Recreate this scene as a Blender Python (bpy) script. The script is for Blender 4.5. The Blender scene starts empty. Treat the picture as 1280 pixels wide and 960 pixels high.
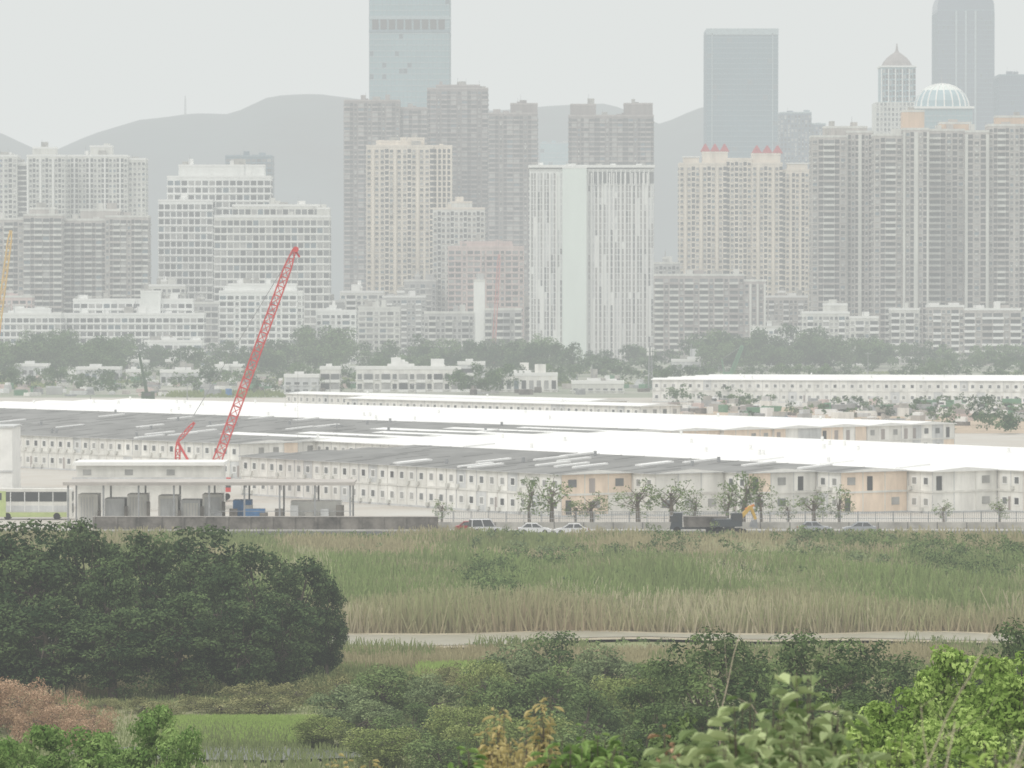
import bpy, math, random
import numpy as np
from mathutils import Vector, Matrix
random.seed(7); rng=np.random.default_rng(7)
F=5400.0; H=31.0; VH=376.0
def X(u,D): return (u-640)/F*D
def Z(v,D): return H-(v-VH)/F*D
def GD(v): return H*F/(v-VH)
S=bpy.context.scene
S.view_settings.view_transform='Standard'; S.view_settings.look='None'; S.view_settings.exposure=0
# ---------------------------------------------------------------- materials
def mat(name,col,rough=.8,var=.12,scale=.5,stretch=(1,1,1),col2=None,metal=0,spec=.3):
    m=bpy.data.materials.new(name); m.use_nodes=True; nt=m.node_tree; b=nt.nodes['Principled BSDF']
    b.inputs['Roughness'].default_value=rough; b.inputs['Metallic'].default_value=metal
    b.inputs['Specular IOR Level'].default_value=spec
    tc=nt.nodes.new('ShaderNodeTexCoord'); mp=nt.nodes.new('ShaderNodeMapping'); mp.inputs['Scale'].default_value=stretch
    no=nt.nodes.new('ShaderNodeTexNoise'); no.inputs['Scale'].default_value=scale; no.inputs['Detail'].default_value=5
    no.inputs['Roughness'].default_value=.65
    mr=nt.nodes.new('ShaderNodeMapRange'); mr.inputs['From Min'].default_value=.3; mr.inputs['From Max'].default_value=.7
    mx=nt.nodes.new('ShaderNodeMix'); mx.data_type='RGBA'
    if col2 is None: col2=tuple(c*(1-2*var) for c in col); col=tuple(min(1,c*(1+var*.5)) for c in col)
    mx.inputs['A'].default_value=(*col2,1); mx.inputs['B'].default_value=(*col,1)
    nt.links.new(tc.outputs['Object'],mp.inputs[0]); nt.links.new(mp.outputs[0],no.inputs['Vector'])
    nt.links.new(no.outputs[0],mr.inputs[0]); nt.links.new(mr.outputs[0],mx.inputs['Factor'])
    nt.links.new(mx.outputs['Result'],b.inputs['Base Color'])
    return m
def wall(name,col,var=.14): return mat(name,col,.85,var,.25,(1,1,.12))
def leafmat(name,dark,light,trans=.2):
    m=bpy.data.materials.new(name); m.use_nodes=True; nt=m.node_tree
    for n in list(nt.nodes): nt.nodes.remove(n)
    o=nt.nodes.new('ShaderNodeOutputMaterial'); d=nt.nodes.new('ShaderNodeBsdfDiffuse'); t=nt.nodes.new('ShaderNodeBsdfTranslucent')
    ms=nt.nodes.new('ShaderNodeMixShader'); ms.inputs[0].default_value=trans
    at=nt.nodes.new('ShaderNodeAttribute'); at.attribute_name='tint'
    mx=nt.nodes.new('ShaderNodeMix'); mx.data_type='RGBA'
    mx.inputs['A'].default_value=(*dark,1); mx.inputs['B'].default_value=(*light,1)
    nt.links.new(at.outputs['Fac'],mx.inputs['Factor'])
    nt.links.new(mx.outputs['Result'],d.inputs[0]); nt.links.new(mx.outputs['Result'],t.inputs[0])
    nt.links.new(d.outputs[0],ms.inputs[1]); nt.links.new(t.outputs[0],ms.inputs[2]); nt.links.new(ms.outputs[0],o.inputs[0])
    return m
G=[mat('dark_glass_and_recess_shade',(.095,.10,.105),.3,.2,.3,spec=.5),mat('glass_mid',(.19,.20,.205),.35,.2,.3,spec=.5),
   mat('glass_curtain',(.38,.38,.37),.5,.2,.3),mat('glass_blue',(.15,.20,.23),.3,.2,.3,spec=.5)]
M=dict(
 cream=wall('cream_tiles',(.74,.67,.58)), white=wall('white_tiles',(.80,.81,.79),.08), pale=wall('pale_tiles',(.66,.66,.62)),
 taupe=wall('taupe_tiles',(.29,.26,.25)), taupe2=wall('taupe_light',(.40,.36,.345)), greybrown=wall('greybrown_tiles',(.48,.45,.42)),
 grey=wall('grey_tiles',(.46,.46,.45)), pink=wall('pink_tiles',(.62,.50,.47)), mint=wall('mint_panel',(.72,.79,.75),.05),
 orange=wall('orange_trim',(.68,.50,.36)), red=mat('red_roof',(.42,.07,.08),.7), trimw=mat('white_trim',(.80,.80,.78),.7,.06),
 concrete=mat('concrete',(.42,.41,.38),.9,.2,.4), dark=mat('dark_recess',(.09,.09,.09),.9),
 gl1=mat('curtain_wall_teal',(.25,.38,.42),.3,.12,.02,spec=.6), gl2=mat('curtain_wall_slate',(.10,.19,.24),.3,.16,.02,spec=.6),
 gl3=mat('curtain_wall_grey',(.15,.20,.26),.3,.14,.02,spec=.6), mull=mat('mullion',(.36,.44,.47),.5),
 mull2=mat('mullion_dark',(.20,.28,.33),.5),
 cont=mat('container_white',(.82,.81,.77),.6,.16,.35,(1,1,.3)), contb=mat('container_peach',(.84,.70,.57),.6,.12,.5,(1,1,.3)),
 contg=mat('container_grey',(.60,.61,.61),.6,.15,.5,(1,1,.3)), contl=mat('container_offwhite',(.72,.71,.67),.6,.12,.5,(1,1,.3)),
 roofg=mat('roof_grey',(.24,.24,.235),.85,.2,.10), roofw=mat('roof_white',(.84,.84,.83),.6,.08,.06),
 steel=mat('steel_grey',(.36,.37,.38),.5,.15,1,metal=.2), crane=mat('crane_red',(.66,.09,.09),.5,.1,1), yellow=mat('yellow_paint',(.70,.45,.10),.5,.1,1),
 crane2=mat('crane_faded_red',(.58,.24,.22),.6,.1,1),
 orangep=mat('orange_paint',(.75,.28,.06),.5,.1,1), green=mat('green_paint',(.13,.27,.16),.5,.1,1), lime=mat('lime_paint',(.48,.56,.26),.5,.08,1),
 dgreen=mat('dark_green_paint',(.06,.10,.06),.6,.1,1),
 carw=mat('car_white_paint',(.80,.80,.80),.3,.03,1,spec=.6), card=mat('car_dark_paint',(.06,.07,.08),.3,.05,1,spec=.6), cars=mat('car_silver_paint',(.40,.42,.44),.3,.05,1,spec=.6),
 carr=mat('car_red_paint',(.40,.05,.05),.3,.05,1,spec=.6),
 tyre=mat('tyre',(.03,.03,.03),.9), blue=mat('blue_sheet',(.08,.22,.46),.6,.2,1), bark=mat('bark',(.18,.15,.12),.9,.3,2), twig=mat('dry_twig',(.55,.48,.38),.9,.2,3),
 mudwall=mat('stained_wall',(.23,.21,.19),.9,.35,.5), soil=mat('soil',(.50,.40,.30),.95,.2,.2),
)
# ---------------------------------------------------------------- mesh builder
class MB:
    def __init__(s): s.v=[]; s.f=[]; s.m=[]; s.mats=[]; s.ix={}
    def mi(s,m):
        if isinstance(m,str): m=M[m]
        k=m.name
        if k not in s.ix: s.ix[k]=len(s.mats); s.mats.append(m)
        return s.ix[k]
    def quad(s,a,b,c,d,m):
        n=len(s.v); s.v+=[a,b,c,d]; s.f.append((n,n+1,n+2,n+3)); s.m.append(s.mi(m))
    def poly(s,pts,m):
        n=len(s.v); s.v+=pts; s.f.append(tuple(range(n,n+len(pts)))); s.m.append(s.mi(m))
    def hexa(s,p,m,faces=((0,3,2,1),(4,5,6,7),(0,1,5,4),(1,2,6,5),(2,3,7,6),(3,0,4,7))):
        n=len(s.v); s.v+=p; k=s.mi(m)
        for f in faces: s.f.append(tuple(n+i for i in f)); s.m.append(k)
    def box(s,x0,x1,y0,y1,z0,z1,m):
        s.hexa([(x0,y0,z0),(x1,y0,z0),(x1,y1,z0),(x0,y1,z0),(x0,y0,z1),(x1,y0,z1),(x1,y1,z1),(x0,y1,z1)],m)
    def beam(s,a,b,w,m,w2=None):
        a=np.array(a,float); b=np.array(b,float); d=b-a; d/=np.linalg.norm(d)+1e-9
        r=np.array((0,0,1.)) if abs(d[2])<.9 else np.array((1.,0,0)); p=np.cross(d,r); p/=np.linalg.norm(p); q=np.cross(d,p)
        w2=w if w2 is None else w2; P=[]
        for c,ww in((a,w),(b,w2)):
            for i,j in((-1,-1),(1,-1),(1,1),(-1,1)): P.append(tuple(c+p*i*ww/2+q*j*ww/2))
        s.hexa(P,m)
    def cyl(s,c,axis,r,l,m,n=14):
        c=np.array(c,float); ax=np.array(axis,float); ax/=np.linalg.norm(ax); t=np.array((0,0,1.)) if abs(ax[2])<.9 else np.array((1.,0,0))
        p=np.cross(ax,t); p/=np.linalg.norm(p); q=np.cross(ax,p); A=[];B=[]
        for i in range(n):
            a=2*math.pi*i/n; o=(p*math.cos(a)+q*math.sin(a))*r; A.append(tuple(c-ax*l/2+o)); B.append(tuple(c+ax*l/2+o))
        k=len(s.v); s.v+=A+B; mi=s.mi(m)
        for i in range(n): s.f.append((k+i,k+(i+1)%n,k+n+(i+1)%n,k+n+i)); s.m.append(mi)
        s.f.append(tuple(k+i for i in reversed(range(n)))); s.m.append(mi); s.f.append(tuple(k+n+i for i in range(n))); s.m.append(mi)
    def obj(s,name,loc=(0,0,0),rz=0):
        me=bpy.data.meshes.new(name); me.from_pydata(s.v,[],s.f)
        for m in s.mats: me.materials.append(m)
        me.polygons.foreach_set('material_index',s.m); me.update()
        return put(name,me,loc,rz)
def put(name,me,loc=(0,0,0),rz=0,sc=(1,1,1)):
    o=bpy.data.objects.new(name,me); o.location=loc; o.rotation_euler=(0,0,rz); o.scale=sc; S.collection.objects.link(o); return o
# ---------------------------------------------------------------- facades
BW=dict(w=2.6,W=3.6,b=4.2,p=1.0,s=1.7,n=1.6,h=3.4,v=1.5,q=.7)
BW['.']=2.0
FB=((4,5,6,7),(0,1,5,4),(1,2,6,5),(2,3,7,6),(3,0,4,7))
def facade(mb,o,u,n,W,z0,z1,fh,pat,wm,tm,rnd):
    def pb(a,b,c,d,d1,m):
        q=[]
        for dd in(-.05,d1):
            for s_,z in((a,c),(b,c),(b,d),(a,d)): q.append((o[0]+u[0]*s_+n[0]*dd,o[1]+u[1]*s_+n[1]*dd,z))
        mb.hexa(q,m,FB)
    if pat[0]=='g':
        step=float(pat[1]) if len(pat)>1 else 3
        k=max(2,round(W/step))
        for i in range(k+1): pb(max(0,W*i/k-.12),min(W,W*i/k+.12),z0,z1,.25,tm)
        nf=int((z1-z0)/fh)
        for j in range(nf):
            pb(0,W,z0+j*fh,z0+j*fh+.7,.12,tm)
            if j>nf*.25:
                for i in range(k):
                    if rnd.random()<.05: pb(W*i/k+.15,W*(i+1)/k-.15,z0+j*fh+.75,z0+(j+1)*fh-.05,.06,G[3])
        return
    tot=sum(BW[c] for c in pat); k=max(1,round(W/tot)); sc=W/(tot*k)
    nf=max(1,int(round((z1-z0)/fh))); fh=(z1-z0)/nf
    x=0
    for r in range(k):
        for c in pat:
            w=BW[c]*sc; a=x; b=x+w; x=b
            if c=='.': continue
            if c=='p': pb(a,b,z0,z1,.9,tm); continue
            if c=='q': pb(a,b,z0,z1,.6,'trimw'); continue
            if c=='s':
                pb(a,b,z0,z1,.02,G[0])  # flat dark strip: shade of a recessed slot put into the colour
                for j in range(nf): pb(a,b,z0+j*fh,z0+j*fh+.9,.2,wm)
                continue
            run=G[2]
            for j in range(nf):
                zb=z0+j*fh; g=rnd.choices(G,(4,4,3,1))[0]
                if c=='v':
                    if rnd.random()<.2: run=rnd.choices([G[1],G[2],M['contg'],None],(3,6,4,2))[0]
                    if run is not None: pb(a+w*.15,b-w*.15,zb+.25,zb+fh-.02,.05,run)
                elif c=='w':
                    pb(a+w*.2,b-w*.2,zb+1.0,zb+fh-.5,.03,g); pb(a+w*.15,b-w*.15,zb+.8,zb+1.0,.35,tm)
                    if rnd.random()<.35: pb(a+w*.3,a+w*.6,zb+.15,zb+.75,.5,'pale')
                elif c=='n': pb(a+w*.25,b-w*.25,zb+1.1,zb+fh-.6,.03,g)
                elif c=='W':
                    pb(a+w*.08,b-w*.08,zb+.9,zb+fh-.45,.45,g); pb(a+w*.04,b-w*.04,zb-.1,zb+.9,.6,tm)
                elif c=='b':
                    pb(a+w*.06,b-w*.06,zb+.2,zb+fh-.3,.03,G[0] if rnd.random()<.6 else G[1]); pb(a,b,zb-.1,zb+1.0,1.3,tm if rnd.random()<.8 else wm)  # dark pane paints the shade of a balcony recess on the flat wall
                elif c=='h':
                    pb(a+w*.1,b-w*.1,zb+.8,zb+fh-.5,.05,g)
                    pb(a,b,zb-.1,zb+.5,.3,tm)
def building(name,D,vols,wm,tm='trimw',fh=3.0,rot=0,roofjunk=True,seed=None,z0=0):
    rnd=random.Random(seed if seed is not None else int(vols[0][0]*7+D))
    mb=MB(); uc=(vols[0][0]+vols[0][1])/2; cx=X(uc,D)
    for k,vl in enumerate(vols):
        u0,u1,vt,yo,dp,pat=vl[:6]; sp=vl[6] if len(vl)>6 and vl[6] else pat; w_=vl[7] if len(vl)>7 else wm
        x0=X(u0,D)-cx+.013*k; x1=X(u1,D)-cx-.013*k; h=Z(vt,D)+.02*k; y0=yo; y1=yo+dp-.017*k
        mb.box(x0,x1,y0,y1,z0-1,h,w_)
        if pat!='-':
            facade(mb,(x0,y0),(1,0),(0,-1),x1-x0,z0,h-1,fh,pat,w_,tm,rnd)
        if sp!='-':
            facade(mb,(x0,y1),(0,-1),(-1,0),y1-y0,z0,h-1,fh,sp,w_,tm,rnd)
            facade(mb,(x1,y0),(0,1),(1,0),y1-y0,z0,h-1,fh,sp,w_,tm,rnd)
        t=.3
        mb.box(x0-.12,x1+.12,y0-.12,y0+t,h+.003,h+1.1,tm); mb.box(x0-.12,x1+.12,y1-t,y1+.12,h+.003,h+1.1,tm)
        mb.box(x0-.12,x0+t,y0+t+.004,y1-t-.004,h+.003,h+1.09,tm); mb.box(x1-t,x1+.12,y0+t+.004,y1-t-.004,h+.003,h+1.09,tm)
        if roofjunk:
            W=x1-x0
            for i in range(max(1,int(W/8))):
                a=x0+1+rnd.random()*(max(.5,W-6)); ww=rnd.uniform(2,5); hh=rnd.uniform(1.5,4.6); yy=y0+rnd.uniform(1.5,max(2,dp*.5))
                mb.box(a,min(a+ww,x1-.6),yy,min(yy+4,y1-.5),h-.2,h+hh,rnd.choice([wm,tm,'concrete']))
                if rnd.random()<.6: mb.beam((a+.5,yy,h),(a+.5,yy,h+hh+rnd.uniform(1,4)),.18,'steel')
    return mb,cx,D,rot,name
def fin(t): mb,cx,D,rot,name=t; return mb.obj(name,(cx,D,0),math.radians(rot))
B=lambda *a,**k: fin(building(*a,**k))
# ---- far skyline
t=building('glass_skyscraper',3000,[(462,562,-70,0,52,'g3','g3')],'gl1','mull',4,roofjunk=False)
mb=t[0]; zt=Z(38,3000); zb=Z(25,3000); w=X(562,3000)-X(462,3000)
mb.box(-w/2-.4,w/2+.4,-.5,52.5,zt-1.5,zt,'mull2')
for i in range(9):
    a=-w/2+2+i*(w-4)/9; mb.box(a,a+(w-4)/9-1.4,-.6,.2,zt+.5,zb,'dark')
mb.box(-w/2-.4,w/2+.4,-.5,52.5,zb+.2,zb+2,'mull')
fin(t)
t=building('glass_office_tower',3500,[(883,972,38,0,50,'g4','g4')],'gl2','mull2',4.2,rot=0,roofjunk=False); mb=t[0]; w=X(972,3500)-X(883,3500)
for x in(-w/2+4,w/2-4.6): mb.box(x,x+.7,-.6,-.26,2,Z(42,3500),'mull')
mb.box(-w/2-.5,w/2+.5,-.6,-.27,Z(44,3500),Z(38,3500)+1.2,'mull'); fin(t)
t=building('rounded_top_skyscraper',3600,[(1171,1242,14,0,45,'g2','g2')],'gl3','mull2',4,roofjunk=False); mb=t[0]
w=X(1242,3600)-X(1171,3600)
for i in range(8):
    a0=i/8*math.pi/2*.9; h0=Z(14,3600)+1.2; dz=math.sin(a0)*14; dx=(1-math.cos(a0))*9; mb.box(-w/2+dx,w/2-dx,dx,45-dx,h0+dz-1,h0+math.sin((i+1)/8*math.pi/2*.9)*14+.1,'gl3')
for x in(-8,0,8): mb.box(x-.8,x+.8,-.7,-.26,2,Z(14,3600),'mull')
fin(t)
B('dark_office_block',3400,[(1248,1330,95,0,40,'g3','g3')],'gl3','mull2',4)
B('slim_office_tower',3300,[(975,1014,142,0,25,'w','w'),(1014,1032,156,2,20,'w','w')],'gl3','mull',3.5)
B('hazy_office_block',3900,[(675,712,180,0,40,'g4','g4')],'gl1','mull',4)
B('dark_slab_block',3000,[(282,340,196,0,30,'h','h')],'gl2','mull2',3.5)
mb=MB(); D=3000; cx=X(1123,D)
mb.box(-16,16,0,32,0,Z(128,D),'pale'); facade(mb,(-16,0),(1,0),(0,-1),32,0,Z(128,D),3.5,'w','pale','trimw',random.Random(1))
mb.box(-12,12,4,28,Z(128,D),Z(84,D),'gl1'); facade(mb,(-12,4),(1,0),(0,-1),24,Z(128,D),Z(86,D),4,'qws','gl1','mull',random.Random(1))
mb.box(-12.8,12.8,3.2,28.8,Z(84,D),Z(82,D),'trimw')
prev=None; zz=Z(82,D)
for i,(r,h) in enumerate([(11,0),(9.5,3),(7,6),(4.5,8),(2,9.6),(1,11),(.3,16)]):
    ring=[(r*math.cos(a*math.pi/6),16+r*math.sin(a*math.pi/6),zz+h) for a in range(12)]
    if prev:
        for a in range(12): mb.quad(prev[a],prev[(a+1)%12],ring[(a+1)%12],ring[a],'taupe')
    prev=ring
mb.obj('cupola_tower',(cx,D,0))
mb=MB(); D=2900; cx=X(1180,D); R=18.5; zb=Z(136,D)
mb.box(-19,19,0,38,0,zb,'gl1'); facade(mb,(-19,0),(1,0),(0,-1),38,0,zb,3.6,'g3','mint','mull',random.Random(1))
mb.box(-20,20,-1,39,zb,zb+1.5,'trimw')
N=20; prev=None
for i in range(7):
    a=i/6*math.pi/2; r=R*math.cos(a)+.05; z=zb+1.5+16*math.sin(a)
    ring=[(r*math.cos(t*2*math.pi/N),19+r*math.sin(t*2*math.pi/N),z) for t in range(N)]
    if prev:
        for t in range(N):
            mb.quad(prev[t],prev[(t+1)%N],ring[(t+1)%N],ring[t],'gl1' if i<4 else 'mint'); mb.beam(prev[t],ring[t],.9,'trimw')
    prev=ring
mb.beam((0,19,z),(0,19,z+6),.5,'steel'); mb.obj('glass_dome_building',(cx,D,0))
B('taupe_apartment_tower',2700,[(430,500,127,0,20,'Wsw','wsw'),(500,534,136,3,18,'sW','w')],'taupe','taupe2',seed=1)
B('taupe_apartment_tower',2750,[(534,610,112,0,20,'sWwW','wsw'),(545,600,108,3,12,'-','-')],'taupe','taupe2',seed=2)
B('taupe_apartment_tower',2700,[(611,672,143,0,20,'WswsW','wsw'),(638,672,131,3,12,'-','-')],'taupe','taupe2',seed=3)
B('taupe_apartment_tower',2700,[(711,817,146,0,20,'sWwsWWs','wsw'),(713,745,132,3,12,'-','-'),(780,816,131,3,12,'-','-')],'taupe','taupe2',seed=4)
B('cream_apartment_tower',2350,[(458,542,184,0,18,'wpwws','wsw'),(542,565,184,2,16,'sp','w'),(470,528,178,4,8,'-','-'),(500,530,174,6,8,'-','-')],'cream','cream',seed=5)
B('cream_lowrise_block',2300,[(541,606,262,0,18,'wsw','w'),(565,590,254,3,10,'-','-')],'pale','cream',seed=6)
B('pink_lowrise_block',2260,[(560,655,310,0,18,'hhw','w'),(575,640,304,4,10,'-','-')],'pink','pink',seed=7)
t=building('cream_red_roof_apartment_tower',2350,[(849,908,206,0,18,'wpws','wsw'),(908,940,200,2.5,16,'sw','w'),(940,978,206,0,18,'wpws','wsw'),(978,1014,214,2.5,16,'swp','w'),
  (878,910,192,4,8,'-','-'),(940,976,194,4,8,'-','-')],'cream','cream',seed=8,roofjunk=False); mb=t[0]
D=2350
for (a,b,vv) in [(852,876,206),(876,888,191),(888,900,191),(900,912,191),(940,953,193),(953,966,193),(966,979,193),(982,1012,214)]:
    x0=X(a,D)-t[1]; x1=X(b,D)-t[1]; z=Z(vv,D)+.8; xm=(x0+x1)/2
    if vv in(191,193):
        for yy in(3.8,7.0): mb.hexa([(x0,yy,z),(x1,yy,z),(x1,yy+3,z),(x0,yy+3,z),(xm-.3,yy+1,z+4.2),(xm+.3,yy+1,z+4.2),(xm+.3,yy+2,z+4.2),(xm-.3,yy+2,z+4.2)],'red')
    else: mb.box(x0+1,x1-1,3,9,z-1,z+3.2,'cream'); mb.box(x0+.6,x1-.6,2.6,9.4,z+3.2,z+3.8,'trimw')
fin(t)
t=building('white_office_tower',2200,[(662,703,214,0,24,'qvv','wsw'),(703,733,211,-4,27,'-','-','mint'),(733,817,214,0,24,'qvqvv','wsw')],'white','trimw',3.2,seed=9); mb=t[0]
x0=X(662,2200)-t[1]; x1=X(817,2200)-t[1]; zt=Z(212,2200)
mb.box(x0-.6,x1+.6,-1.3,25,zt+.9,zt+2.3,'trimw'); mb.box(X(735,2200)-t[1],x1,-.15,.1,zt-7,zt-1.2,G[1])
for i in range(14):
    a=X(735,2200)-t[1]+i*(33/14); mb.box(a,a+.5,-1.1,-.16,zt-8,zt,'trimw')
fin(t)
B('greybrown_apartment_tower',2150,[(1014,1058,172,0,16,'wsbsw','wsw'),(1058,1092,166,2.5,16,'pswsp','w'),(1030,1085,160,6,8,'-','-')],'greybrown','pale',seed=10)
B('greybrown_apartment_tower',2120,[(1092,1128,170,0,16,'wsbw','wsw'),(1128,1160,163,-2,18,'pwsp','w'),(1128,1156,140,4,8,'-','-','orange')],'greybrown','pale',seed=11)
B('greybrown_apartment_tower',2140,[(1161,1205,164,0,16,'bswsw','wsw'),(1205,1235,166,-2,18,'pswsp','w'),(1235,1300,158,0,16,'wsbsw','w'),(1175,1215,155,5,8,'-','-','orange'),(1245,1290,147,5,8,'-','-','orange')],'greybrown','pale',seed=12)
B('pale_apartment_tower',2500,[(-30,22,196,0,16,'wsw','w'),(22,34,205,3,12,'s','w'),(34,82,196,0,16,'pwsw','w'),(40,70,186,4,8,'-','-')],'pale','trimw',seed=13)
B('pale_apartment_tower',2520,[(84,160,196,0,16,'wspsw','w'),(112,140,184,4,8,'-','-'),(160,182,200,3,16,'w','w')],'pale','trimw',seed=14)
B('grey_apartment_block',2200,[(-20,30,275,0,16,'bsw','w'),(30,78,270,-2,16,'Wsb','w'),(36,70,262,3,8,'-','-')],'greybrown','pale',seed=15)
B('grey_apartment_block',2210,[(79,132,276,0,16,'bsWs','w'),(132,186,272,-2,16,'wsbW','w'),(100,150,264,3,8,'-','-')],'greybrown','pale',seed=16)
B('white_institutional_block',2250,[(208,338,222,6,16,'hhh','h'),(198,266,252,0,20,'hhh','h'),(222,330,208,8,10,'-','-')],'white','trimw',3.8,seed=17)
B('white_institutional_block',2180,[(268,412,272,0,18,'hhh','h'),(290,400,258,3,12,'hh','-'),(396,412,262,1,14,'-','-')],'pale','trimw',3.8,seed=18)
B('greybrown_walkup_block',2150,[(818,930,345,0,14,'bwbw','w'),(930,957,352,-1,14,'wp','w')],'taupe2','pale',seed=19)
B('white_school_building',2080,[(74,255,394,0,14,'hhh','h'),(90,240,376,5,9,'hh','-'),(175,200,366,3,9,'-','-')],'white','trimw',3.4,seed=20)
B('white_school_building',2060,[(-20,75,394,4,14,'hhh','h'),(20,60,388,6,9,'-','-')],'white','trimw',3.4,seed=21)
B('white_office_block',2100,[(274,378,366,0,14,'hhw','h'),(285,370,357,3,9,'-','-')],'white','trimw',3.2,seed=22)
B('grey_walkup_block',2090,[(530,592,392,0,12,'wbw','w'),(592,606,352,1,8,'-','-','white'),(606,652,388,0,12,'bwb','w')],'grey','pale',seed=23)
B('grey_walkup_block',2070,[(1160,1205,384,0,12,'wbw','w'),(1205,1276,388,-1,12,'bwb','w')],'greybrown','trimw',seed=24)
B('white_walkup_block',2080,[(1003,1062,392,0,12,'wWw','w'),(1062,1098,398,-1,12,'wb','w'),(1114,1150,388,2,12,'bw','w'),(1030,1060,382,3,6,'-','-')],'pale','trimw',seed=25)
i=0
for (u0,u1,vt,D,wm) in [(380,430,378,2200,'grey'),(425,480,366,2260,'pale'),(478,532,372,2240,'grey'),(395,445,390,2120,'white'),(448,500,386,2150,'pale'),(185,232,358,2200,'pale'),(-10,40,372,2140,'pink'),
   (40,90,360,2230,'grey'),(940,1000,410,2100,'white'),(1100,1165,400,2160,'grey'),(640,664,380,2280,'pale'),(818,850,330,2320,'grey'),(230,280,380,2160,'grey'),(140,185,350,2260,'greybrown'),(345,385,352,2300,'pink'),(505,545,352,2290,'grey'),(1276,1330,392,2070,'pale'),(955,1010,372,2200,'greybrown')]:
    i+=1; B('lowrise_block',D,[(u0,u1,vt,0,12,random.Random(i).choice(['wbw','wWw','hhw','wsw']),'w'),((u0*2+u1)/3,(u0+u1)/2,vt-6,3,5,'-','-')],wm,random.Random(i).choice(['trimw','pale']),seed=30+i)
for i in range(24):
    r=random.Random(100+i); side=-1 if i%2 else 1; D=r.uniform(2150,2900); uu=640+side*r.uniform(720,1500)
    B('apartment_block',D,[(uu,uu+r.uniform(50,100),r.uniform(170,360),0,16,r.choice(['wsw','wbw','pwsw']),'-')],r.choice(['cream','pale','greybrown','grey']),'pale',seed=200+i)
def hut(name,u0,u1,v0,vb,pat,wm,fh=3.0):
    D=GD(vb); return B(name,D,[(u0,u1,v0,0,9,pat,'w'),(u0+(u1-u0)*.3,u0+(u1-u0)*.55,v0-3,2,4,'-','-')],wm,'trimw',fh,roofjunk=(u1-u0)>60,seed=int(u0))
hut('white_dormitory',445,576,462,490,'wW','cont'); hut('white_site_office',622,697,470,490,'w','cont'); hut('white_site_office',400,425,462,490,'W','cont')
hut('white_site_office',355,398,472,494,'w','contg'); hut('grey_site_office',572,606,456,490,'bw','contg'); hut('white_site_office',95,150,462,478,'w','contg'); hut('white_site_office',200,262,466,482,'wW','contg')
hut('white_site_office',715,780,480,492,'w','pale'); hut('white_site_office',840,905,452,464,'w','contg'); hut('white_house',430,466,430,452,'w','white'); hut('white_house',180,252,428,458,'wW','white')
hut('white_house',18,60,458,475,'w','contg')
for i in range(26):
    r=random.Random(300+i); vb=r.uniform(455,480); u=r.choice([r.uniform(-40,430),r.uniform(-40,430),r.uniform(820,1300)]); w=r.uniform(12,38)
    if u>800: vb=r.uniform(446,458)
    hut('small_house',u,u+w,vb-r.uniform(7,15),vb,r.choice(['w','wW','n']),r.choice(['white','pale','contg','cont','greybrown','concrete']))
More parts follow.
